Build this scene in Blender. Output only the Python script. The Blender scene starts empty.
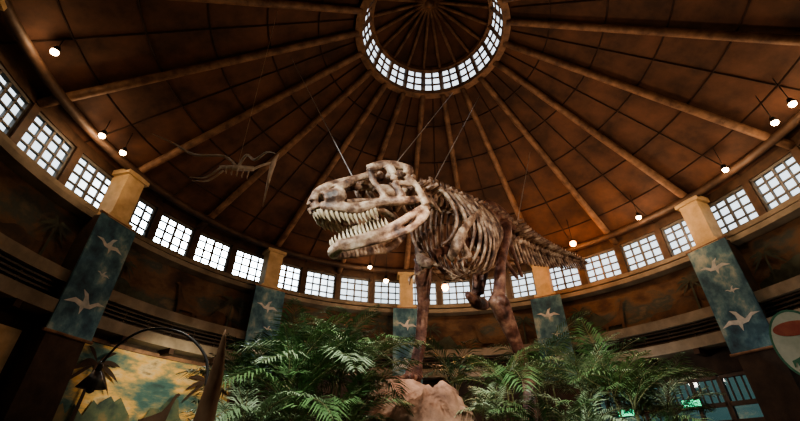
import bpy, math, random
from mathutils import Vector, Matrix, noise
R=random.Random(7)
D=math.radians
SC=bpy.context.scene
try:
    SC.view_settings.view_transform='AgX'
    SC.view_settings.look='AgX - Medium High Contrast'
except Exception: pass

# ---------------------------------------------------------------- materials
def mat(name,c1,c2=None,scale=3.0,rough=.7,bump=0.0,metal=0.0,detail=6,stops=None,stretch=(1,1,1),emit=None,es=0,trans=0):
    m=bpy.data.materials.new(name); m.use_nodes=True
    nt=m.node_tree; b=nt.nodes['Principled BSDF']
    b.inputs['Roughness'].default_value=rough
    b.inputs['Metallic'].default_value=metal
    b.inputs['Base Color'].default_value=(*c1,1)
    if emit:
        b.inputs['Emission Color'].default_value=(*emit,1); b.inputs['Emission Strength'].default_value=es
    if c2 or stops:
        tc=nt.nodes.new('ShaderNodeTexCoord'); mp=nt.nodes.new('ShaderNodeMapping')
        mp.inputs['Scale'].default_value=stretch
        nt.links.new(tc.outputs['Object'],mp.inputs['Vector'])
        n=nt.nodes.new('ShaderNodeTexNoise'); n.inputs['Scale'].default_value=scale; n.inputs['Detail'].default_value=detail
        n.inputs['Roughness'].default_value=.62
        nt.links.new(mp.outputs[0],n.inputs['Vector'])
        r=nt.nodes.new('ShaderNodeValToRGB')
        if stops is None: stops=[(.35,c1),(.65,c2)]
        el=r.color_ramp.elements
        el[0].position=stops[0][0]; el[0].color=(*stops[0][1],1)
        el[1].position=stops[-1][0]; el[1].color=(*stops[-1][1],1)
        for p,c in stops[1:-1]:
            e=el.new(p); e.color=(*c,1)
        nt.links.new(n.outputs['Fac'],r.inputs['Fac'])
        nt.links.new(r.outputs['Color'],b.inputs['Base Color'])
        if bump:
            bp=nt.nodes.new('ShaderNodeBump'); bp.inputs['Strength'].default_value=bump; bp.inputs['Distance'].default_value=.05
            nt.links.new(n.outputs['Fac'],bp.inputs['Height']); nt.links.new(bp.outputs[0],b.inputs['Normal'])
    return m
M={}
M['roof']=mat('roof_boards',(.045,.022,.014),(.145,.068,.039),.8,.75,.15)
M['batten']=mat('roof_batten',(.03,.016,.011),(.055,.03,.02),4,.8)
M['log']=mat('log_timber',(.10,.055,.035),(.30,.18,.11),2.5,.6,.4)
M['logd']=mat('dark_timber',(.035,.02,.013),(.09,.052,.032),2.5,.6,.4)
M['tan']=mat('ledge_plaster',(.15,.13,.10),(.28,.245,.19),1.2,.8,.1)
M['cream']=mat('cap_plaster',(.45,.33,.18),(.64,.49,.29),2,.7,.1)
M['mural']=mat('mural_paint',(0,0,0),None,.45,.8,0,detail=9,stops=[(.3,(.02,.016,.014)),(.42,(.07,.038,.022)),(.5,(.13,.08,.045)),(.58,(.045,.06,.055)),(.7,(.19,.14,.09))],stretch=(1,1,1.8))
M['mural_fig']=mat('mural_figure_paint',(.035,.025,.018),(.12,.07,.04),1.6,.8,detail=9)
M['mural_fig2']=mat('mural_foliage_paint',(.02,.03,.024),(.07,.085,.06),2.2,.8,detail=9)
M['mural_lit']=mat('mural_landscape_paint',(0,0,0),None,.55,.7,0,detail=9,stops=[(.3,(.02,.06,.07)),(.42,(.06,.16,.16)),(.49,(.24,.27,.17)),(.55,(.68,.46,.15)),(.60,(.62,.52,.30)),(.68,(.12,.08,.03))],stretch=(1,1,2.6))
M['hillp']=mat('mural_hill_paint',(0,0,0),None,1.3,.7,0,detail=8,stops=[(.35,(.025,.06,.055)),(.5,(.09,.14,.09)),(.65,(.24,.20,.10))])
M['dark']=mat('dark_stone',(.022,.015,.011),(.065,.042,.03),1.5,.85,.3)
M['slat']=mat('dark_slat',(.02,.017,.015),None,rough=.5)
M['frame']=mat('window_frame_paint',(.10,.10,.095),(.17,.17,.16),4,.5)
M['banner']=mat('banner_paint',(0,0,0),None,1.6,.75,0,detail=9,stops=[(.3,(.015,.045,.08)),(.45,(.045,.13,.19)),(.55,(.11,.24,.29)),(.64,(.30,.40,.39)),(.74,(.50,.53,.46))],stretch=(1,1,.8))
M['bannerw']=mat('banner_white_paint',(.40,.47,.49),(.70,.73,.71),3,.8)
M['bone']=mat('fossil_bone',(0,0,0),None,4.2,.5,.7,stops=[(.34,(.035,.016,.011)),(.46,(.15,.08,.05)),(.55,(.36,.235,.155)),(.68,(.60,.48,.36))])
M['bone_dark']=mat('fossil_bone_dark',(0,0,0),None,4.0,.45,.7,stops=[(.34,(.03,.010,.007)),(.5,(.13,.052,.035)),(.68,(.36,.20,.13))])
M['tooth']=mat('tooth_ivory',(.38,.29,.18),(.62,.52,.37),6,.35)
M['rock']=mat('boulder_rock',(0,0,0),None,1.8,.85,.8,stops=[(.3,(.12,.065,.045)),(.5,(.42,.25,.17)),(.7,(.66,.45,.33))])
M['soil']=mat('soil',(.03,.02,.012),(.07,.045,.025),3,.95,.5)
M['leaf1']=mat('palm_leaf_green',(.07,.16,.055),(.22,.36,.15),2.5,.42)
M['leaf2']=mat('palm_leaf_dark',(.03,.09,.04),(.11,.21,.10),2.5,.42)
M['leaf3']=mat('palm_leaf_pale',(.18,.28,.14),(.46,.56,.37),2.5,.42)  # leaf tones stand for lit and dark fronds, light put into the colour
M['stem']=mat('palm_stem',(.14,.16,.06),(.26,.24,.12),6,.7)
M['floor']=mat('floor_stone',(.10,.085,.07),(.18,.15,.12),.8,.5)
M['bulb']=mat('lamp_bulb_glow',(1,.8,.5),emit=(1,.60,.28),es=45)
M['amber']=mat('amber_bulb_glow',(1,.5,.2),emit=(1,.30,.06),es=35)
M['metal']=mat('black_metal',(.02,.02,.02),rough=.4,metal=.6)
M['pole']=mat('grey_metal',(.16,.15,.14),rough=.35,metal=.6)
M['wire']=mat('steel_cable',(.5,.48,.45),rough=.4,metal=.3)
M['horn']=mat('horn_keratin',(.14,.07,.04),(.45,.27,.16),3,.45,.3,stretch=(1,1,.3))
M['exit']=mat('exit_sign_green',(.02,.3,.15),emit=(.05,.9,.4),es=3)
M['signc']=mat('sign_cream',(.42,.42,.28),(.58,.54,.38),3)
M['signg']=mat('sign_green',(.03,.12,.06),(.08,.2,.1),3)
M['signr']=mat('sign_red',(.32,.06,.03),(.45,.13,.05),3)
M['ptero']=mat('pale_bone',(.40,.29,.2),(.66,.53,.4),5,.5)
g=bpy.data.materials.new('tinted_glass'); g.use_nodes=True; nt=g.node_tree
for n in list(nt.nodes): nt.nodes.remove(n)
o=nt.nodes.new('ShaderNodeOutputMaterial'); mx=nt.nodes.new('ShaderNodeMixShader'); t=nt.nodes.new('ShaderNodeBsdfTransparent'); gl=nt.nodes.new('ShaderNodeBsdfGlossy')
t.inputs[0].default_value=(.36,.46,.47,1); gl.inputs['Roughness'].default_value=.05; mx.inputs[0].default_value=.12
nt.links.new(t.outputs[0],mx.inputs[1]); nt.links.new(gl.outputs[0],mx.inputs[2]); nt.links.new(mx.outputs[0],o.inputs[0]); M['glass']=g

# ---------------------------------------------------------------- mesh builder
def cat(pts,rad,n=4):
    P=[Vector(p) for p in pts]
    if len(P)<3:
        return P,list(rad)
    op=[];orr=[]
    for i in range(len(P)-1):
        p0=P[max(i-1,0)];p1=P[i];p2=P[i+1];p3=P[min(i+2,len(P)-1)]
        for k in range(n):
            t=k/n
            op.append(.5*((2*p1)+(p2-p0)*t+(2*p0-5*p1+4*p2-p3)*t*t+(3*p1-p0-3*p2+p3)*t**3))
            orr.append(rad[i]*(1-t)+rad[i+1]*t)
    op.append(P[-1]);orr.append(rad[-1])
    return op,orr
class MB:
    def __init__(s): s.v=[];s.f=[];s.m=[]
    def add(s,vs,fs,mi=0):
        b=len(s.v); s.v+= [tuple(v) for v in vs]; s.f+=[tuple(b+i for i in f) for f in fs]; s.m+=[mi]*len(fs)
    def tube(s,pts,rad,seg=8,n=4,mi=0,flat=1.0,flatdir=None,smooth=True):
        if not isinstance(rad,(list,tuple)): rad=[rad]*len(pts)
        P,r=cat(pts,rad,n) if smooth else ([Vector(p) for p in pts],list(rad))
        vs=[];fs=[];up=None
        for i,p in enumerate(P):
            t=(P[min(i+1,len(P)-1)]-P[max(i-1,0)])
            if t.length<1e-9: t=Vector((0,0,1))
            t.normalize()
            if up is None:
                up=Vector(flatdir) if flatdir else (Vector((0,0,1)) if abs(t.z)<.9 else Vector((1,0,0)))
            u=(up-t*up.dot(t)); 
            if u.length<1e-6: u=t.orthogonal()
            u.normalize(); w=t.cross(u)
            if flatdir is None: up=u
            for k in range(seg):
                a=2*math.pi*k/seg
                vs.append(p+u*math.cos(a)*r[i]+w*math.sin(a)*r[i]*flat)
        L=len(P)
        for i in range(L-1):
            for k in range(seg):
                a=i*seg+k;b=i*seg+(k+1)%seg
                fs.append((a,b,b+seg,a+seg))
        fs.append(tuple(reversed(range(seg)))); fs.append(tuple(range((L-1)*seg,L*seg)))
        s.add(vs,fs,mi)
    def ball(s,c,r,mi=0,seg=10,rings=7,rot=None):
        if not isinstance(r,(list,tuple)): r=(r,r,r)
        c=Vector(c); vs=[];fs=[]
        def q(v):
            v=Vector(v)
            if rot: v=rot@v
            return c+v
        vs.append(q((0,0,r[2])))
        for i in range(1,rings):
            th=math.pi*i/rings
            for k in range(seg):
                a=2*math.pi*k/seg
                vs.append(q((r[0]*math.sin(th)*math.cos(a),r[1]*math.sin(th)*math.sin(a),r[2]*math.cos(th))))
        vs.append(q((0,0,-r[2])))
        for k in range(seg): fs.append((0,1+k,1+(k+1)%seg))
        for i in range(rings-2):
            for k in range(seg):
                a=1+i*seg+k;b=1+i*seg+(k+1)%seg
                fs.append((a,a+seg,b+seg,b))
        e=len(vs)-1; b0=1+(rings-2)*seg
        for k in range(seg): fs.append((e,b0+(k+1)%seg,b0+k))
        s.add(vs,fs,mi)
    def box(s,c,half,ax=None,mi=0):
        c=Vector(c)
        if ax is None: ax=(Vector((1,0,0)),Vector((0,1,0)),Vector((0,0,1)))
        vs=[c+ax[0]*half[0]*i+ax[1]*half[1]*j+ax[2]*half[2]*k for i in(-1,1) for j in(-1,1) for k in(-1,1)]
        s.add(vs,[(0,1,3,2),(4,6,7,5),(0,4,5,1),(2,3,7,6),(0,2,6,4),(1,5,7,3)],mi)
    def band(s,r0,r1,z0,z1,a0,a1,n,mi=0,zi0=None,zi1=None):
        zi0=z0 if zi0 is None else zi0; zi1=z1 if zi1 is None else zi1
        vs=[];fs=[]
        for i in range(n+1):
            a=D(a0+(a1-a0)*i/n); sx,cx=math.sin(a),math.cos(a)
            vs+=[(r0*sx,r0*cx,zi0),(r1*sx,r1*cx,z0),(r1*sx,r1*cx,z1),(r0*sx,r0*cx,zi1)]
        for i in range(n):
            b=i*4
            for k in range(4):
                fs.append((b+k,b+(k+1)%4,b+4+(k+1)%4,b+4+k))
        if abs(a1-a0)<359:
            fs.append((0,1,2,3)); e=n*4; fs.append((e+3,e+2,e+1,e))
        s.add(vs,fs,mi)
    def obj(s,name,mats,parent=None,smooth=False,mod=None):
        me=bpy.data.meshes.new(name); me.from_pydata(s.v,[],s.f)
        for m in mats: me.materials.append(M[m])
        me.polygons.foreach_set('material_index',s.m)
        if smooth: me.polygons.foreach_set('use_smooth',[True]*len(s.f))
        me.update()
        ob=bpy.data.objects.new(name,me); SC.collection.objects.link(ob)
        if parent: ob.parent=parent
        if mod:
            r=ob.modifiers.new('r','REMESH'); r.mode='VOXEL'; r.voxel_size=mod; r.use_smooth_shade=True
            q=ob.modifiers.new('s','SMOOTH'); q.iterations=2; q.factor=.5
        return ob
def empty(name,loc=(0,0,0)):
    e=bpy.data.objects.new(name,None); SC.collection.objects.link(e); e.empty_display_size=.2; return e
def pol(r,a,z): a=D(a); return Vector((r*math.sin(a),r*math.cos(a),z))
def axes(a): 
    a=D(a); rad=Vector((math.sin(a),math.cos(a),0)); tan=Vector((math.cos(a),-math.sin(a),0)); return tan,rad,Vector((0,0,1))

# ---------------------------------------------------------------- room shell
RR=12.0; A0=-4.4
b=MB(); b.band(0.01,15,-.2,0,0,360,60); b.obj('floor',['floor'])
def rz(r): return 10.3+(RR-r)*.505
b=MB(); N=80; radii=[12.4,11,9.5,8,6.5,5,3.8,2.8]; vs=[];fs=[]
for r in radii:
    for k in range(N): vs.append(pol(r,360*k/N+A0,rz(r)+.12))
for i in range(len(radii)-1):
    for k in range(N): fs.append((i*N+k,i*N+(k+1)%N,(i+1)*N+(k+1)%N,(i+1)*N+k))
b.add(vs,fs); ceil=b.obj('ceiling',['roof'])
b=MB()
for k in range(20):
    a=A0+18*k
    b.tube([pol(r,a,rz(r)-.1) for r in (12.0,9,6,2.8)],[.15,.14,.13,.12],seg=10,n=3)
b.obj('roof_rafters',['log'],ceil,True)
b=MB()
for k in range(20):
    a=A0+18*k+9
    b.tube([pol(12,a,rz(12)+.09),pol(3.0,a,rz(3)+.09)],[.03,.025],seg=4,smooth=False)
for r in (10.6,9.0,7.4,5.8,4.2):
    b.band(r-.016,r+.016,rz(r)+.07,rz(r)+.14,0,360,80)
b.obj('roof_battens',['batten'],ceil)
b=MB()
b.tube([pol(11.35,i*4.5,rz(11.35)-.28) for i in range(81)],.15,seg=10,smooth=False)
b.obj('eave_ring_beam',['logd'],ceil,True)
lan=MB(); zc=15.0
lan.band(2.64,2.92,zc-.2,zc+.02,0,360,80,0)
lan.band(2.26,2.44,zc+.9,zc+1.1,0,360,80,0)
for k in range(40):
    a=A0+9*k; w_=.05 if k%2 else .10
    lan.tube([pol(2.72,a,zc),pol(2.36,a,zc+1.0)],w_,seg=4,smooth=False)
for q in (.33,.64):
    r_=2.72-.36*q; lan.band(r_-.03,r_+.03,zc+q-.03,zc+q+.03,0,360,80,0)
for k in range(20):
    a=A0+18*k; lan.tube([pol(2.36,a,zc+1.0),pol(.12,a,zc+2.3)],.065,seg=8,smooth=False)
lan.ball((0,0,zc+2.25),.2,0)
vs=[];fs=[]
for r,z in ((2.42,zc+1.1),(.05,zc+2.5)):
    for k in range(40): vs.append(pol(r,9*k,z))
for k in range(40): fs.append((k,(k+1)%40,40+(k+1)%40,40+k))
lan.add(vs,fs,1)
lan.obj('roof_lantern',['log','roof'],ceil)

# upper walls / windows
b=MB(); b.band(RR,RR+.3,10.06,10.75,0,360,80,1); b.band(RR-.08,RR+.3,8.45,8.62,0,360,80)
for k in range(40):
    a=A0+9*k; b.box(pol(RR+.12,a,9.34),(.13,.14,.75),axes(a),1)
b.obj('wall_clerestory',['tan','logd'])
for k in range(40):
    a=A0+4.5+9*k; t,rd,u=axes(a); w=MB(); c=pol(RR+.1,a,9.34); hw=.80;hh=.73
    for s_ in (-1,1):
        w.box(c+t*s_*hw,(.06,.06,hh),(t,rd,u)); w.box(c+u*s_*(hh-.05),(hw,.06,.06),(t,rd,u))
    for i in range(1,4): w.box(c+t*(-hw+2*hw*i/4),(.03 if i!=2 else .045,.04,hh),(t,rd,u))
    for i in range(1,4): w.box(c+u*(-hh+2*hh*i/4),(hw,.04,.025),(t,rd,u))
    w.obj('window_%d'%(k+1),['frame'])
b=MB(); b.band(RR-.32,RR+.3,7.98,8.45,0,360,80,0,zi0=8.1,zi1=8.3); b.obj('trim_1',['tan'])
b=MB(); b.band(RR,RR+.3,6.1,8.0,0,360,80); wm=b.obj('wall_mural',['mural'])
b=MB(); b.band(RR-.55,RR+.1,5.78,6.14,0,360,80); b.obj('trim_2',['tan'])
b=MB()
for i in range(4): b.band(RR-.42,RR-.34,5.25+i*.14,5.31+i*.14,0,360,80)
for k in range(80): b.box(pol(RR-.3,A0+4.5*k,5.47),(.03,.05,.32),axes(A0+4.5*k))
b.obj('gallery_railing',['slat'])
b=MB(); b.band(RR,RR+.3,5.1,6.1,0,360,80); b.obj('wall_gallery',['dark'])
b=MB(); b.band(RR-.75,RR+.1,4.8,5.18,0,360,80); b.obj('trim_3',['tan'])
b=MB(); b.band(RR,RR+.3,0,4.9,A0+108,A0+360,56); b.band(RR,RR+.3,3.95,4.9,A0+36,A0+108,16)
b.band(RR,RR+.3,0,4.9,A0,A0+36,8); b.obj('wall_lower',['dark'])
b=MB()
for k in range(40): 
    a=A0+9*k; b.box(pol(RR-.35,a,4.7),(.09,.42,.1),axes(a))
b.obj('gallery_joists',['batten'])
b=MB(); aM0,aM1=A0-72+3.2,A0-36-3.2
b.band(RR-.1,RR-.02,1.2,4.55,aM0,aM1,12,0)
def flat(b,pts,a,r,z,s,mi,flip=1):
    t,rd,u=axes(a); c=pol(r,a,z)
    vs=[c+t*x*s*flip+u*y*s for x,y in pts]; b.add(vs,[tuple(range(len(pts)))],mi)
sauro=[(-1,0),(-.98,.5),(-.8,.55),(-.3,.75),(.2,1.0),(.55,1.5),(.75,2.0),(.95,2.1),(1.1,2.0),(.9,1.9),(.75,1.4),(.65,.8),(.6,.5),(.58,0),(.42,0),(.4,.4),(-.5,.4),(-.55,0),(-.72,0),(-.75,.35),(-.85,.3),(-.9,.1)]
def palmfig(b,a,r,z,s,mi,seed=1):
    q=random.Random(seed); flat(b,[(-.05,0),(.06,0),(.1,1.4),(.04,1.4)],a,r,z,s,mi)
    for i in range(9):
        an=math.pi*(i/8)*1.3-.5; L_=q.uniform(.5,.8); pts=[]; K=6
        for k in range(K+1): pts.append((.07+L_*k/K*math.cos(an),1.4+L_*k/K*math.sin(an)-.35*(k/K)**2+.03*math.sin(math.pi*k/K)))
        for k in range(K,-1,-1): pts.append((.07+L_*k/K*math.cos(an),1.4+L_*k/K*math.sin(an)-.35*(k/K)**2-.09*math.sin(math.pi*k/K)))
        flat(b,pts[:-1],a,r-.004*i,z,s,mi)
def hillfig(b,a,r,z,w_,h_,mi,seed):
    q=random.Random(seed); K=24; pts=[(w_,0),(-w_,0)]
    for k in range(1,K): 
        x=-1+2*k/K; pts.append((x*w_,h_*(1-x*x)*(.55+.45*noise.noise(Vector((x*2.2,seed,0)))+.14*noise.noise(Vector((x*9,seed,0))))))
    pts=[pts[0]]+list(reversed(pts[2:]))+[pts[1]]
    flat(b,pts,a,r,z,1,mi)
hillfig(b,aM0+8,RR-.17,1.2,2.0,3.2,1,3); hillfig(b,aM0+21,RR-.19,1.2,2.0,2.8,1,8); hillfig(b,aM0+15,RR-.18,1.2,1.8,2.4,1,12)
flat(b,sauro,aM0+17,RR-.26,2.2,.6,2); palmfig(b,aM0+24,RR-.26,2.1,1.35,2,2); palmfig(b,aM0+4,RR-.26,2.1,1.3,2,5)
for s_ in (1.15,4.6): b.band(RR-.2,RR,s_-.06,s_+.06,aM0-.3,aM1+.3,12,3)
for a_ in (aM0-.2,aM1+.2): b.box(pol(RR-.1,a_,2.88),(.07,.1,1.75),axes(a_),3)
b.obj('landscape_mural',['mural_lit','hillp','dark','log'])
b=MB(); b.band(RR-.1,RR-.02,1.2,4.3,A0-108+5,A0-72-4,10,0); b.obj('pale_wall_panel',['cream'])
b=MB()
for i in range(10):
    a=A0+36*i
    hillfig(b,a+9,RR-.07,6.15,1.6,1.2,1,i+.5); hillfig(b,a+26,RR-.08,6.15,1.7,1.0,0,i+4.2)
    flat(b,sauro,a+(13 if i%2 else 20),RR-.12,6.2,.62,0,1 if i%2 else -1); palmfig(b,a+29,RR-.12,6.15,.9,1,i); palmfig(b,a+6,RR-.12,6.15,.85,1,i+20)
b.obj('mural_dinosaurs',['mural_fig','mural_fig2'],wm)
pt=[(-1,.35),(-.6,.42),(-.25,.2),(-.12,.38),(.0,.62),(.3,.75),(.12,.45),(.1,.22),(.5,.3),(.95,.0),(.45,.08),(.15,-.02),(.05,-.35),(-.05,-.02),(-.35,.02),(-.6,.25)]
for i in range(10):
    a=A0+36*i; t,rd,u=axes(a); b=MB(); ax=(t,rd,u)
    b.box(pol(RR-.3,a,4.1),(.62,.42,4.1),ax,0)
    b.box(pol(RR-.33,a,9.2),(.36,.36,.95),ax,1); b.box(pol(RR-.35,a,10.2),(.48,.42,.1),ax,1); b.box(pol(RR-.36,a,8.27),(.5,.46,.09),ax,1)
    b.box(pol(RR-.78,a,6.28),(.72,.03,1.93),ax,2)
    b.tube([pol(RR-.78,a,8.22)-t*.78,pol(RR-.78,a,8.22)+t*.78],.05,seg=8,mi=4,smooth=False)
    b.tube([pol(RR-.78,a,4.33)-t*.78,pol(RR-.78,a,4.33)+t*.78],.05,seg=8,mi=4,smooth=False)
    flat(b,pt,a,RR-.82,7.2,.55,3); flat(b,pt,a,RR-.82,5.2,.68,3,-1)
    flat(b,pt,a+1,RR-.82,6.3,.25,3)
    b.obj('pilaster' if i==0 else 'pilaster.%03d'%i,['dark','cream','banner','bannerw','log'])
n=0
for k in range(8):
    a=A0+36+4.5+9*k; t,rd,u=axes(a); c=pol(RR+.1,a,0); w=MB(); hw=.92; ax=(t,rd,u)
    for x in (-hw,0,hw): w.box(c+t*x+u*1.95,(.06,.07,1.95),ax)
    for z in (.05,2.45,3.0,3.9): w.box(c+u*z,(hw,.07,.07),ax)
    for x in (-.69,-.46,-.23,.23,.46,.69): w.box(c+t*x+u*3.45,(.02,.03,.45),ax)
    for x in (-.1,.1): w.tube([c+t*x-rd*.12+u*.9,c+t*x-rd*.12+u*1.5],.02,seg=6,smooth=False)
    w.box(c+u*1.95,(hw,.01,1.9),ax,1)
    n+=1; w.obj('door_%d'%n,['logd','glass'])
for k,(a,z) in enumerate(((53.5,3.12),(42,3.0))):
    t,rd,u=axes(a); e=MB(); ax=(t,rd,u); c=pol(RR-.15,a,z)
    e.box(c,(.34,.05,.15),ax,0); e.box(c-rd*.055,(.3,.006,.11),ax,1)
    e.box(c+u*.5,(.02,.02,.36),ax,0)
    for i,x in enumerate((-.2,-.07,.06,.19)):
        e.box(c-rd*.065+t*x,(.01,.003,.07),ax,2); 
        for zz in ((-.07,0,.07) if i==0 else (.07,)): e.box(c-rd*.065+t*(x+.03)+u*zz,(.035,.003,.008),ax,2)
    e.obj('exit_sign' if k==0 else 'exit_sign.001',['metal','exit','bannerw'])

# ---------------------------------------------------------------- tyrannosaurus
TR=empty('tyrannosaurus_skeleton')
V=Vector
spine=[V((-1.12,-3.46,5.05)),V((-.95,-3.2,5.32)),V((-.645,-2.84,5.42)),V((.068,-1.985,5.74)),V((.963,-1.05,5.96)),V((1.74,-.147,6.03)),V((3.166,1.305,6.37)),V((4.95,2.85,6.76))]
SP,_=cat(spine,[1]*8,24)
acc=[0]
for i in range(1,len(SP)): acc.append(acc[-1]+(SP[i]-SP[i-1]).length)
def at(d):
    d=max(0,min(acc[-1]-1e-4,d))
    for i in range(1,len(acc)):
        if acc[i]>=d:
            f=(d-acc[i-1])/(acc[i]-acc[i-1]); p=SP[i-1].lerp(SP[i],f); t=(SP[i-1]-SP[i]).normalized()
            l=V((0,0,1)).cross(t).normalized(); u=t.cross(l); return p,t,l,u
def dist_near(q): return acc[min(range(len(SP)),key=lambda i:(SP[i]-q).length)]
dHip=dist_near(V((.963,-1.05,5.96))); dNB=dist_near(V((-.645,-2.84,5.42))); L=acc[-1]
vb=MB(); d=.05; 
while d<L-.05:
    p,f,l,u=at(d)
    if d<dNB: s=.15; sp=.2; tp=.2; st=.2
    elif d<dHip+.4: s=.15; sp=.34; tp=.26; st=.215
    else:
        q=(d-dHip-.4)/(L-dHip-.4); s=.14*(1-q)+.05*q; sp=.42*(1-q)+.14; tp=.38*(1-q)+.05; st=.21*(1-q)+.14*q
    vb.tube([p+f*st*.42,p+f*st*.2,p-f*st*.2,p-f*st*.42],[s,s*.75,s*.75,s],seg=10,n=1)
    vb.tube([p+u*s*.6,p+u*(s+sp*.5)-f*.03,p+u*(s+sp)-f*.06],[.075,.06,.075] if d<dHip+.6 else [s*.5,s*.42,s*.45],seg=6,n=2,flat=.45,flatdir=f)
    if tp>.04:
        for sd in (-1,1): vb.tube([p+u*s*.4+l*sd*s*.5,p+u*s*.6+l*sd*(s+tp)-f*.04],[.06*min(1,s*8),.035*min(1,s*8)],seg=6,smooth=False)
    if d>dHip+.6 and d<L-.3:
        vb.tube([p-u*s*.8,p-u*(s+sp*.55)-f*.06,p-u*(s+sp*1.05)-f*.16],[s*.42,s*.38,s*.3],seg=6,n=2)
    if d<dNB-.1:
        for sd in (-1,1): vb.tube([p-u*.08+l*sd*.14,p-u*.28+l*sd*.2-f*.12,p-u*.4+l*sd*.18-f*.32],[.035,.028,.012],seg=6,n=3)
    d+=st
vb.obj('vertebral_column',['bone'],TR,True)
rb=MB(); nR=12
for i in range(nR):
    q=i/(nR-1); d=dNB-.1+q*(dHip-dNB-.35); p,f,l,u=at(d)
    h=(1.05+.5*math.sin(min(1,q*1.6)*math.pi/2)) if q<.6 else 1.55-(q-.6)*1.7
    w=.36+.22*math.sin(math.pi*min(1,q*.8+.2))
    for sd in (-1,1):
        pts=[p+l*sd*.1+u*.02,p+l*sd*w*.65+u*.02,p+l*sd*w-u*h*.35-f*.04,p+l*sd*w*1.02-u*h*.65-f*.04,p+l*sd*w*.72-u*h*.92+f*.04,p+l*sd*w*.4-u*h+f*.1]
        rb.tube(pts,[.045,.045,.042,.038,.032,.022],seg=7,n=5,flat=.7)
for i in range(6):
    q=i/8; p,f,l,u=at(dNB+.25+q*(dHip-dNB-.5)); hh=1.55-.35*q
    rb.tube([p-u*(hh-.2)+l*.42,p-u*hh+l*.2,p-u*(hh+.03)+f*.05,p-u*hh-l*.2,p-u*(hh-.2)-l*.42],[.010,.016,.018,.016,.010],seg=6,n=4)
rb.obj('ribs',['bone'],TR,True)
sh=MB()
for sd in (-1,1):
    p,f,l,u=at(dNB+.1)
    sh.tube([p+l*sd*.56-u*.35-f*.75,p+l*sd*.6-u*.55-f*.3,p+l*sd*.52-u*.85+f*.1,p+l*sd*.4-u*1.1+f*.25,p+l*sd*.18-u*1.28+f*.2],[.09,.07,.09,.13,.09],seg=8,n=4,flat=.35,flatdir=u)
    s0=p+l*sd*.46-u*.98+f*.2
    e0=s0-u*.32-f*.12+l*sd*.05; w0=e0-u*.1+f*.26
    sh.tube([s0,s0.lerp(e0,.5),e0],[.07,.045,.06],seg=8,n=3)
    for o_ in (-.025,.025): sh.tube([e0+l*o_,w0+l*o_],[.032,.026],seg=6,smooth=False)
    for o_ in (-.05,.05):
        k0=w0+l*o_; sh.tube([w0,k0+f*.09-u*.02,k0+f*.15-u*.07,k0+f*.17-u*.17],[.026,.024,.024,.004],seg=6,n=3)
sh.obj('shoulders_and_arms',['bone'],TR,True)
pv=MB(); ph,f,l,u=at(dHip)
for sd in (-1,1):
    c=ph+l*sd*.24
    pv.tube([c+f*.75-u*.05,c+f*.45+u*.12,c+u*.15,c-f*.4+u*.1,c-f*.7-u*.05],[.12,.24,.27,.24,.1],seg=10,n=4,flat=.22,flatdir=u)
    pv.ball(c-u*.18+l*sd*.04,(.17,.17,.17))
    pv.tube([c-u*.15+f*.1,V((.6,-1.2,4.9))+l*sd*.14,V((.42,-1.1,4.15))+l*sd*.05],[.12,.08,.09],seg=8,n=4)
    pv.tube([c-u*.2-f*.1,c-u*.7-f*.45-l*sd*.1,c-u*1.2-f*.85-l*sd*.18],[.1,.055,.045],seg=8,n=4)
pv.tube([V((.42,-1.1,4.1))+f*.42,V((.42,-1.1,3.97))+f*.1,V((.42,-1.1,3.97))-f*.2,V((.42,-1.1,4.0))-f*.45],[.07,.15,.14,.05],seg=10,n=4,flat=.8)
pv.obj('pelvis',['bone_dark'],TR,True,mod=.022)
def leg(name,hip,knee,ank,foot,fd):
    g_=MB(); fd=V(fd).normalized(); sd=V((0,0,1)).cross(fd)
    m=hip.lerp(knee,.5)+fd*.06
    g_.ball(hip,.15); g_.tube([hip+V((0,0,.02)),hip.lerp(knee,.15),m,hip.lerp(knee,.88),knee],[.15,.15,.105,.13,.17],seg=12,n=4)
    g_.ball(knee+sd*.07,.14); g_.ball(knee-sd*.07,.14)
    g_.tube([knee,knee.lerp(ank,.15)+fd*.05,knee.lerp(ank,.55),knee.lerp(ank,.9),ank],[.16,.15,.088,.10,.13],seg=12,n=4)
    g_.tube([knee+sd*.14-fd*.05,knee.lerp(ank,.5)+sd*.13-fd*.03,ank+sd*.09],[.07,.035,.04],seg=8,n=4)
    g_.ball(ank,.13)
    for o_ in (-.085,0,.085):
        g_.tube([ank+sd*o_*.7,ank.lerp(foot,.5)+sd*o_,foot+sd*o_*1.6],[.08,.055,.085],seg=8,n=4)
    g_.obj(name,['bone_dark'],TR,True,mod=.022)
    t=MB()
    for ang,ln in ((-24,.62),(0,.75),(24,.62)):
        dr=Matrix.Rotation(D(ang),3,'Z')@fd; o_=foot+sd*(math.sin(D(ang))*.3)
        P=[o_+dr*(ln*q)+V((0,0,z)) for q,z in ((0,0),(.3,-.02),(.6,-.06),(.82,-.07),(1.05,-.11))]
        for i in range(3): t.tube([P[i],P[i].lerp(P[i+1],.5),P[i+1]],[.075-.012*i,.05-.008*i,.07-.012*i],seg=8,n=2); t.ball(P[i+1],.066-.012*i)
        t.tube([P[3],P[3].lerp(P[4],.5)+V((0,0,.02)),P[4]],[.05,.035,.004],seg=8,n=3)
    t.tube([foot-fd*.05+V((0,0,.15)),foot-fd*.2+V((0,0,.02)),foot-fd*.27-V((0,0,.08))],[.04,.035,.005],seg=6,n=3)
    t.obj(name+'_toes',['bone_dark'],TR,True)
leg('left_leg',V((1.2,-1.28,5.68)),V((.70,-1.62,3.80)),V((1.306,-.75,2.51)),V((1.19,-.95,1.72)),(-.6,-.8,0))
leg('right_leg',V((.66,-.78,5.65)),V((-.74,-1.75,4.66)),V((-.827,-1.12,3.09)),V((-1.0,-1.40,2.42)),(-.6,-.8,0))

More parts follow.
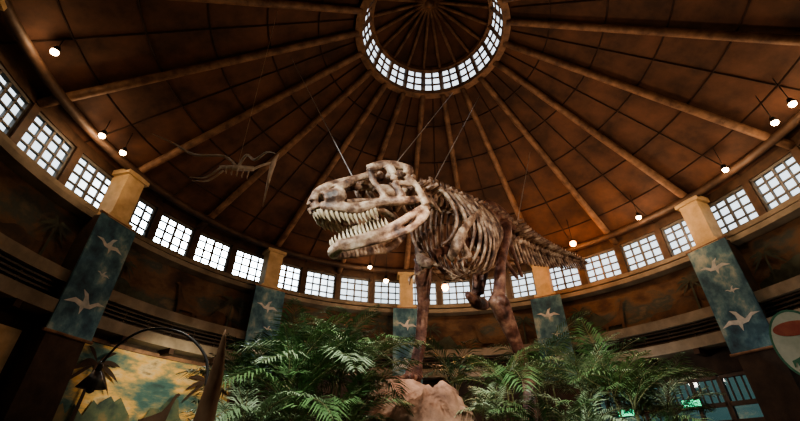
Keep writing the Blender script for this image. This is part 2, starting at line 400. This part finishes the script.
def wS(x):
    T=[(-.1,.40),(.1,.42),(.4,.40),(.7,.27),(1.0,.21),(1.4,.16),(1.6,.09),(1.8,.06)]
    for i in range(len(T)-1):
        if x<=T[i+1][0]:
            q=(x-T[i][0])/(T[i+1][0]-T[i][0]); return T[i][1]*(1-q)+T[i+1][1]*q
    return .06
fwd=V((-.83,-.42,-.27)).normalized(); left=V((0,0,1)).cross(fwd).normalized(); upv=fwd.cross(left)
S0=V((-1.06,-3.44,4.98)); SS=1.08
def W(x,y,z,jaw=0):
    if jaw:
        a=D(jaw); dx,dz=x-.05,z+.12; x=.05+dx*math.cos(a)+dz*math.sin(a); z=-.12-dx*math.sin(a)+dz*math.cos(a)
    return S0+SS*(fwd*x+left*y+upv*(z-.25))
sk=MB()
def strut(pl,rr,yf=1.0,jaw=0,flat_=.7,mbx=sk):
    for sd in (-1,1):
        mbx.tube([W(x,sd*wS(x)*yf,z,jaw) for x,z in pl],[r*SS for r in rr],seg=10,n=4,flat=flat_,flatdir=upv)
strut([(1.56,.04),(1.35,-.01),(1.1,-.05),(.85,-.01),(.66,.04)],[.075,.09,.10,.08,.06])
strut([(1.5,.14),(1.32,.17),(1.2,.19)],[.12,.14,.10])
strut([(1.3,.28),(1.12,.38),(1.0,.44)],[.09,.065,.045])
strut([(1.58,.28),(1.4,.37),(1.15,.46),(.85,.53),(.6,.6)],[.06,.07,.06,.06,.075],.6)
strut([(1.6,.02),(1.63,.14),(1.57,.28)],[.07,.07,.06],.8)
strut([(.74,.6),(.73,.38),(.66,.2),(.64,.04)],[.07,.05,.055,.07])
strut([(.82,.02),(.62,.02),(.4,-.02),(.15,0)],[.06,.08,.07,.055])
strut([(.48,.62),(.43,.45),(.46,.3),(.4,.05)],[.08,.06,.055,.07])
strut([(.75,.63),(.55,.67),(.35,.66),(.12,.6)],[.075,.085,.07,.07],.85)
strut([(.13,.58),(.22,.4),(.1,.2),(.04,-.1)],[.08,.07,.06,.085])
strut([(.2,.28),(.4,.3)],[.05,.045],.95)
for x,z,r in ((1.45,.38,.065),(1.2,.46,.07),(.95,.52,.07),(.7,.6,.085),(.45,.66,.09),(.2,.68,.1),(.1,.62,.1)):
    sk.ball(W(x,0,z),r*SS*1.1)
sk.tube([W(.1,-.36,.55),W(.06,0,.68),W(.1,.36,.55)],[.08,.13,.08],seg=10)
sk.tube([W(.12,-.3,.2),W(.14,0,.3),W(.12,.3,.2)],[.05,.13,.05],seg=10)
sk.tube([W(-.05,0,.3),W(.3,0,.36),W(.6,0,.45)],[.1,.14,.07],seg=10)
for sd in (-1,1): sk.tube([W(.1,sd*.3,0),W(.5,sd*.14,.12),W(1.0,sd*.08,.14),W(1.45,sd*.06,.1)],[.05,.06,.05,.06],seg=8)
sk.obj('skull',['bone'],TR,True,mod=.015)
JW=14
jw=MB()
strut([(1.5,-.2),(1.3,-.24),(1.0,-.25),(.7,-.24),(.45,-.2),(.15,-.14),(-.03,-.12)],[.07,.08,.08,.075,.065,.065,.06],.95,JW,.55,jw)
strut([(1.45,-.28),(1.15,-.32),(.8,-.35),(.5,-.36),(.25,-.3),(.05,-.18)],[.055,.055,.055,.06,.06,.07],.95,JW,.55,jw)
strut([(.62,-.22),(.6,-.36)],[.06,.06],.95,JW,.5,jw)
jw.tube([W(1.46,-.14,-.24,JW),W(1.53,0,-.24,JW),W(1.46,.14,-.24,JW)],[.08,.09,.08],seg=10)
jw.obj('lower_jaw',['bone'],TR,True,mod=.015)
th=MB()
for sd in (-1,1):
    for i in range(13):
        x=.82+i*.062; ln=.11+.09*math.sin(math.pi*(i+1)/14)+(.03 if i%2 else 0); y=sd*wS(x)
        z=-.07 if x<1.3 else -.04
        th.tube([W(x,y,z+.03),W(x-.005,y,z-ln*.5),W(x-.04,y*.97,z-ln)],[.032*SS,.026*SS,.003],seg=7,n=3)
        xl=.72+i*.06; ll=.10+.05*math.sin(math.pi*(i+1)/14); y=sd*wS(xl)*.93
        th.tube([W(xl,y,-.19,JW),W(xl-.005,y,-.13,JW),W(xl-.03,y*.97,-.17+ll,JW)],[.026*SS,.022*SS,.003],seg=7,n=3)
    for x,y in ((1.62,.03),(1.6,.07)):
        th.tube([W(x,sd*y,.0),W(x,sd*y,-.06),W(x-.03,sd*y,-.13)],[.026,.02,.003],seg=7,n=3)
    for x,y in ((1.5,.04),(1.47,.09)):
        th.tube([W(x,sd*y,-.2,JW),W(x,sd*y,-.1,JW),W(x-.02,sd*y,-.05,JW)],[.024,.018,.003],seg=7,n=3)
th.obj('teeth',['tooth'],TR,True)

cb=MB()
for a_,c_ in ((W(.9,0,.58),V((-5.24,-.03,13.75))),(W(.3,0,.7),V((1.1,2.6,14.85))),(V((-.6,-2.8,5.75)),V((2.2,2.54,14.55))),(V((1.9,.05,6.5)),V((4.6,4.4,13.0)))):
    cb.tube([a_,c_],.011,seg=6,smooth=False)
cb.obj('suspension_cables',['wire'],TR)

# pteranodon skeleton
pb=MB(); PO=V((.12,0,-.05)); c=V((-4.95,-2.25,6.7))+PO
def q_(x,y,z): return V((x,y,z))+PO
pb.tube([c+V((-.35,-.1,-.05)),c,c+V((.3,.15,.1))],[.03,.07,.055],seg=8)
for i in range(5):
    q=c+V((-.2+.1*i,-.05+.05*i,0)); 
    for s_ in (-1,1): pb.tube([q,q+V((-.05*s_,.1*s_,-.06)),q+V((0,.03*s_,-.18))],[.018,.014,.008],seg=5)
pb.tube([c+V((.3,.15,.1)),q_(-4.5,-2.0,7.0),q_(-4.32,-1.9,7.15)],[.035,.03,.04],seg=7)
pb.tube([q_(-4.26,-1.85,7.5),q_(-4.32,-1.9,7.1),q_(-4.38,-1.8,6.6),q_(-4.4,-1.75,6.0)],[.006,.065,.035,.006],seg=7)
pb.tube([c,q_(-5.3,-2.3,7.0),q_(-5.9,-2.4,6.95),q_(-6.4,-2.5,7.2),q_(-6.9,-2.6,7.4)],[.04,.03,.034,.02,.006],seg=7)
pb.tube([c,q_(-4.75,-2.4,6.95),q_(-4.4,-2.7,6.55),q_(-4.05,-3.0,6.5),q_(-3.75,-3.3,6.2)],[.04,.03,.034,.02,.006],seg=7)
for s_ in (0,.12): pb.tube([c+V((-.3,-.1+s_,-.05)),c+V((-.6,-.05+s_,-.3)),c+V((-.95,-.05+s_,-.3))],[.025,.018,.01],seg=6)
pb.tube([c,V((-5.0,-2.2,12.9))],.005,seg=5,smooth=False)
pb.obj('pteranodon_skeleton',['ptero'],None,True)

# ---------------------------------------------------------------- planter, boulders
def rock(name,c,r,seed,flattop=None):
    import bmesh
    bm=bmesh.new(); bmesh.ops.create_icosphere(bm,subdivisions=5,radius=1)
    for v in bm.verts:
        n_=v.co.normalized(); k=noise.noise(n_*1.3+V((seed,0,0)))*.35+noise.noise(n_*3.5+V((0,seed,0)))*.14+abs(noise.noise(n_*7))*.09
        v.co=V((n_.x*r[0],n_.y*r[1],n_.z*r[2]))*(1+k)
        if flattop is not None and c[2]+v.co.z>flattop: v.co.z=flattop-c[2]+(c[2]+v.co.z-flattop)*.15
    me=bpy.data.meshes.new(name); bm.to_mesh(me); bm.free(); me.materials.append(M['rock'])
    for p in me.polygons: p.use_smooth=True
    ob=bpy.data.objects.new(name,me); ob.location=c; SC.collection.objects.link(ob); return ob
b=MB()
PC=V((0.2,-1.3,0)); vs=[];fs=[];prof=[(4.1,0),(4.05,.5),(4.15,.75),(3.9,.85),(3.7,.72),(2.5,.95),(1.2,1.15),(.01,1.2)]
for r,z in prof:
    for k in range(64):
        a=2*math.pi*k/64; w_=1+.04*math.sin(5*a)+.03*math.sin(11*a+1)
        vs.append(PC+V((r*w_*math.cos(a),r*w_*math.sin(a)*.9,z+(.05*math.sin(7*a) if z>.1 else 0))))
for i in range(len(prof)-1):
    fs=[(i*64+k,i*64+(k+1)%64,(i+1)*64+(k+1)%64,(i+1)*64+k) for k in range(64)]
    b.add(vs if i==0 else [],[tuple(x-(len(b.v) if i else 0) for x in f_) for f_ in fs],0 if i<4 else 1)
b.obj('rock_planter',['rock','soil'],None,True)
rock('boulder',(-1.1,-1.8,1.35),(1.0,.8,1.0),1.3,2.29)
rock('boulder.001',(.95,-1.35,1.05),(.95,.8,.6),4.1,1.58)
rock('boulder.002',(-.62,-2.55,1.2),(.66,.5,.86),12.7)
rock('boulder.003',(2.4,-.2,1.1),(.8,.7,.7),9.2)

# ---------------------------------------------------------------- palms
def palm(name,crown,n,ln,m,seed,droop=1.0,leafw=.012,stems=3):
    R=random.Random(seed); b=MB(); crown=V(crown); bz=.8
    bases=[]
    for s_ in range(stems):
        o=V((R.uniform(-.22,.22),R.uniform(-.22,.22),R.uniform(-.35,.05)))
        top=crown+o-V((0,0,.25)); bot=V((crown.x+o.x*.5,crown.y+o.y*.5,bz))
        b.tube([bot,bot.lerp(top,.5)+V((R.uniform(-.05,.05),0,0)),top],[.026,.02,.015],seg=6,n=3,mi=1); bases.append(top)
    for i in range(n):
        st=bases[i%stems]; az=i*2.399+R.uniform(-.3,.3); el=R.uniform(.6,1.45); l_=ln*R.uniform(.7,1.15)
        h=V((math.cos(az),math.sin(az),0)); pts=[];p=st.copy(); e=el
        K=13; dr_=droop*R.uniform(.06,.14)
        for k in range(K+1):
            pts.append(p.copy()); p=p+(h*math.cos(e)+V((0,0,math.sin(e))))*(l_/K); e-=dr_
        b.tube(pts,[.009-.0005*k for k in range(K+1)],seg=4,n=1,mi=1,smooth=False)
        side=V((-h.y,h.x,0))
        for k in range(4,K*2+1):
            q=k/2; i0=min(int(q),K-1); P=pts[i0].lerp(pts[i0+1],q-i0); tg=(pts[i0+1]-pts[i0]).normalized()
            fl=math.sin(math.pi*min(1,(k/(2*K))*.85+.12)); L_=l_*.36*fl+.03
            for sd in (-1,1):
                dr=(side*sd+tg*.9+V((0,0,.2+R.uniform(-.2,.2)))).normalized()
                wv=tg.cross(dr).cross(dr).normalized()*leafw
                m1=P+dr*L_*.5; tip=P+dr*L_+V((0,0,-L_*.3))
                b.add([P,m1+wv,tip,m1-wv],[(0,1,2,3)],0)
    b.obj(name,[m,'stem'],None)
pl=[((-2.55,-3.95,2.05),16,1.15,'leaf1'),((-2.1,-3.5,2.4),16,1.25,'leaf3'),((-2.9,-4.1,1.7),14,1.0,'leaf3'),((-1.75,-3.7,1.8),12,.85,'leaf1'),
((-1.95,-3.2,2.3),14,1.05,'leaf1'),((-2.6,-3.0,2.5),15,1.2,'leaf2'),((.15,-2.75,1.85),9,.9,'leaf3'),((.55,-2.3,2.4),12,1.2,'leaf1'),((1.75,-2.35,2.4),15,1.25,'leaf3'),
((2.05,-2.75,2.15),14,1.15,'leaf1'),((2.6,-2.5,1.95),13,1.1,'leaf1'),((.75,-3.0,1.6),10,.85,'leaf1'),((2.3,-1.6,2.5),13,1.2,'leaf2'),((-2.3,-4.2,1.6),13,.9,'leaf1'),((3.1,-2.0,2.0),13,1.15,'leaf3'),((-3.1,-3.2,2.0),13,1.15,'leaf1'),
((-2.3,-2.3,2.7),13,1.25,'leaf2'),((.1,.4,3.0),13,1.5,'leaf2'),((1.35,-2.9,1.7),12,1.0,'leaf3'),((-3.3,-2.6,2.3),13,1.2,'leaf2'),((-1.2,-3.9,1.3),8,.6,'leaf3'),((1.7,-.5,3.0),12,1.4,'leaf2'),((-.3,-3.3,1.35),8,.6,'leaf1')]
for i,(c,n_,l_,m_) in enumerate(pl):
    palm('areca_palm' if i==0 else 'areca_palm.%03d'%i,c,n_,l_,m_,i+11)

# ---------------------------------------------------------------- horn, arched lamp, oval sign
b=MB()
b.tube([V((-2.86,-5.42,0)),V((-2.80,-5.55,.6)),V((-2.70,-5.77,1.29)),V((-2.61,-5.95,1.62)),V((-2.54,-6.14,1.90))],[.12,.105,.075,.05,.004],seg=14,n=5)
for i in range(9):
    q=i/9; p=V((-2.86,-5.42,0)).lerp(V((-2.72,-5.72,1.2)),q)
    b.tube([p,p+V((.002,-.004,.02))],[.125-.04*q,.122-.04*q],seg=14,smooth=False)
b.ball((-2.87,-5.4,.06),(.22,.22,.1))
b.obj('dinosaur_horn',['horn'],None,True)
b=MB()
b.tube([V((-3.12,-4.85,.0)),V((-3.12,-4.9,1.2)),V((-3.12,-4.94,1.7)),V((-3.18,-5.0,1.98)),V((-3.42,-5.1,2.18)),V((-3.75,-5.15,2.2)),V((-4.05,-5.05,2.08)),V((-4.22,-4.95,1.92))],[.02,.018,.016,.015,.014,.012,.012,.011],seg=8,n=5)
b.tube([V((-4.22,-4.95,1.93)),V((-4.25,-4.93,1.84))],[.02,.03],seg=12,smooth=False)
b.tube([V((-4.25,-4.93,1.85)),V((-4.25,-4.93,1.69))],[.03,.13],seg=20,smooth=False)
b.ball((-4.25,-4.93,1.68),.04,0); b.tube([V((-3.12,-4.85,0)),V((-3.12,-4.85,.06))],[.18,.15],seg=20,smooth=False)
b.obj('arched_lamp',['pole'],None,True)
b=MB(); c=V((6.72,-1.1,3.12)); nrm=V((-.75,-.66,0)).normalized(); t=V((0,0,1)).cross(nrm)
def oval(rx,rz_,off,mi,th_=.04,dz=0):
    k=40; fr=[c+nrm*(off+th_)+t*rx*math.cos(2*math.pi*i/k)+V((0,0,dz+rz_*math.sin(2*math.pi*i/k))) for i in range(k)]
    bk=[p-nrm*th_*2 for p in fr]
    b.add(fr+bk,[tuple(range(k)),tuple(reversed(range(k,2*k)))]+[(i,k+i,k+(i+1)%k,(i+1)%k) for i in range(k)],mi)
oval(.44,.68,0,0); oval(.40,.63,.02,1); oval(.32,.14,.04,2,dz=.3)
sd_=[c+nrm*.09+t*x*.26+V((0,0,y*.26-.42)) for x,y in sauro]; b.add(sd_,[tuple(range(len(sd_)))],0)
b.box(c+nrm*.09+V((0,0,-.48)),(.22,.01,.02),(t,nrm,V((0,0,1))),2)
b.tube([V((6.78,-1.05,0)),V((6.78,-1.05,2.6))],[.07,.06],seg=10,mi=3,smooth=False); b.tube([V((6.78,-1.05,0)),V((6.78,-1.05,.06))],[.35,.32],seg=20,mi=3,smooth=False)
b.obj('oval_sign',['signg','signc','signr','metal'])

# ---------------------------------------------------------------- lamps
lamps=[(-10.95,.43,10.2,35,0),(-10.65,1.15,10.1,35,0),(-10.5,-2.5,10.45,25,0),(10.3,-.35,10.0,45,0),(10.3,-1.05,10.05,45,0),(10.4,2.0,10.05,70,0),(8.9,5.19,10.05,120,0),(6.9,7.4,9.98,150,1),(.88,10.0,9.9,80,0),(3.9,9.4,9.98,80,0),(-2.8,10.0,10.0,60,0),(-6,-8.6,10.1,40,0),(6,-8.6,10.1,40,0),(0,-10.5,10.1,40,0),(.56,5.7,7.1,160,1),(-1.8,6.2,7.6,50,0)]
for i,(x_,y_,z_,en_,am) in enumerate(lamps):
    p=V((x_,y_,z_)); r=math.hypot(p.x,p.y); top=rz(r)+.05
    e=empty('hanging_spotlight' if i==0 else 'hanging_spotlight.%03d'%i)
    b=MB(); b.tube([p+V((0,0,.12)),V((p.x,p.y,top))],.012,seg=6,smooth=False); b.tube([p+V((0,0,.2)),p+V((0,0,.02))],[.06,.115],seg=14,smooth=False); b.obj('housing',['metal'],e,True)
    b=MB(); b.ball(p-V((0,0,.0)),.14 if am else .10); b.obj('bulb',['amber' if am else 'bulb'],e,True)
    l=bpy.data.lights.new('lamp','POINT'); l.energy=en_; l.color=(1,.40,.14) if am else (1,.66,.40); l.shadow_soft_size=.12
    lo=bpy.data.objects.new('lamp_light',l); lo.location=p-V((0,0,.25)); lo.parent=e; SC.collection.objects.link(lo)
def spot(name,loc,tgt,en,col,ang=50,size=.15):
    l=bpy.data.lights.new(name,'SPOT'); l.energy=en; l.color=col; l.spot_size=D(ang); l.spot_blend=.6; l.shadow_soft_size=size
    o=bpy.data.objects.new(name,l); o.location=loc; o.rotation_euler=(V(tgt)-V(loc)).to_track_quat('-Z','Y').to_euler(); SC.collection.objects.link(o)
spot('exhibit_spotlight_skull',(-7.5,-7,7.5),(-1.6,-3.8,4.8),1700,(.95,.98,1),35,.08)
spot('body_key_light',(5.0,-8.0,3),(.2,-1.8,4.6),1250,(1,.74,.56),50,.08)  # added key light without a fixture, brightens the ribs
spot('tail_fill_light',(6.5,-3.5,3.5),(3.2,1.2,6.3),650,(1,.80,.62),50)  # extra light added to lift the dark tail, no fitting here
spot('exhibit_spotlight_rock',(-1.0,-6.5,6.5),(-.8,-2.2,2.1),700,(1,.72,.55),22)
spot('plants_fill_light',(-2.5,-9.5,6.5),(0,-3,1.8),2300,(.97,1,.92),60,.08)  # added from behind the camera to brighten the palms
spot('mural_spotlight',(-7.5,4.5,4.3),(-10,6.6,3.4),330,(1,.82,.55),95)
spot('roof_fill_light',(1,-.5,7.0),(1,0,15),400,(1,.66,.43),150,.4)  # added mid-air fill for the dim ceiling centre, not a real fitting
spot('roof_fill_light_right',(4,3.0,7.0),(7,3,12),480,(1,.62,.38),130,.4)  # second added fill, makes the right side of the ceiling brighter
for i in range(4):  # added point lights that raise the lower walls, no lamps hang here
    p=pol(9.8,A0+18+36*(i-1.0),4.2)
    l=bpy.data.lights.new('gallery_fill_light','POINT'); l.energy=55; l.color=(1,.88,.74); l.shadow_soft_size=.2
    o=bpy.data.objects.new('gallery_fill_light',l); o.location=p; SC.collection.objects.link(o)

# ---------------------------------------------------------------- world
w=bpy.data.worlds.new('World'); SC.world=w; w.use_nodes=True; nt=w.node_tree; bg=nt.nodes['Background']
tc=nt.nodes.new('ShaderNodeTexCoord'); sx=nt.nodes.new('ShaderNodeSeparateXYZ'); nt.links.new(tc.outputs['Generated'],sx.inputs[0])
r=nt.nodes.new('ShaderNodeValToRGB'); el=r.color_ramp.elements
el[0].position=0; el[0].color=(.04,.055,.055,1); el[1].position=.6; el[1].color=(.72,.84,.95,1)
for p,c in ((.05,(.17,.22,.21,1)),(.16,(.20,.25,.23,1)),(.30,(.60,.70,.76,1))):
    e=el.new(p); e.color=c
nt.links.new(sx.outputs['Z'],r.inputs['Fac'])
dt=nt.nodes.new('ShaderNodeVectorMath'); dt.operation='DOT_PRODUCT'; sd=V((-.42,.80,.42)).normalized(); dt.inputs[1].default_value=sd
nt.links.new(tc.outputs['Generated'],dt.inputs[0])
mxn=nt.nodes.new('ShaderNodeMath'); mxn.operation='MAXIMUM'; mxn.inputs[1].default_value=0; nt.links.new(dt.outputs['Value'],mxn.inputs[0])
pw=nt.nodes.new('ShaderNodeMath'); pw.operation='POWER'; pw.inputs[1].default_value=80; nt.links.new(mxn.outputs[0],pw.inputs[0])
ml=nt.nodes.new('ShaderNodeMath'); ml.operation='MULTIPLY_ADD'; ml.inputs[1].default_value=40; ml.inputs[2].default_value=2.3; nt.links.new(pw.outputs[0],ml.inputs[0])
nt.links.new(r.outputs['Color'],bg.inputs['Color']); nt.links.new(ml.outputs[0],bg.inputs['Strength'])

# ---------------------------------------------------------------- camera
cam=bpy.data.cameras.new('camera'); cam.lens=18; cam.sensor_width=36; cam.clip_start=.05
co=bpy.data.objects.new('camera',cam); co.location=(-1.222,-9.16,1.0); co.rotation_euler=(D(90+33.2),0,0)
SC.collection.objects.link(co); SC.camera=co
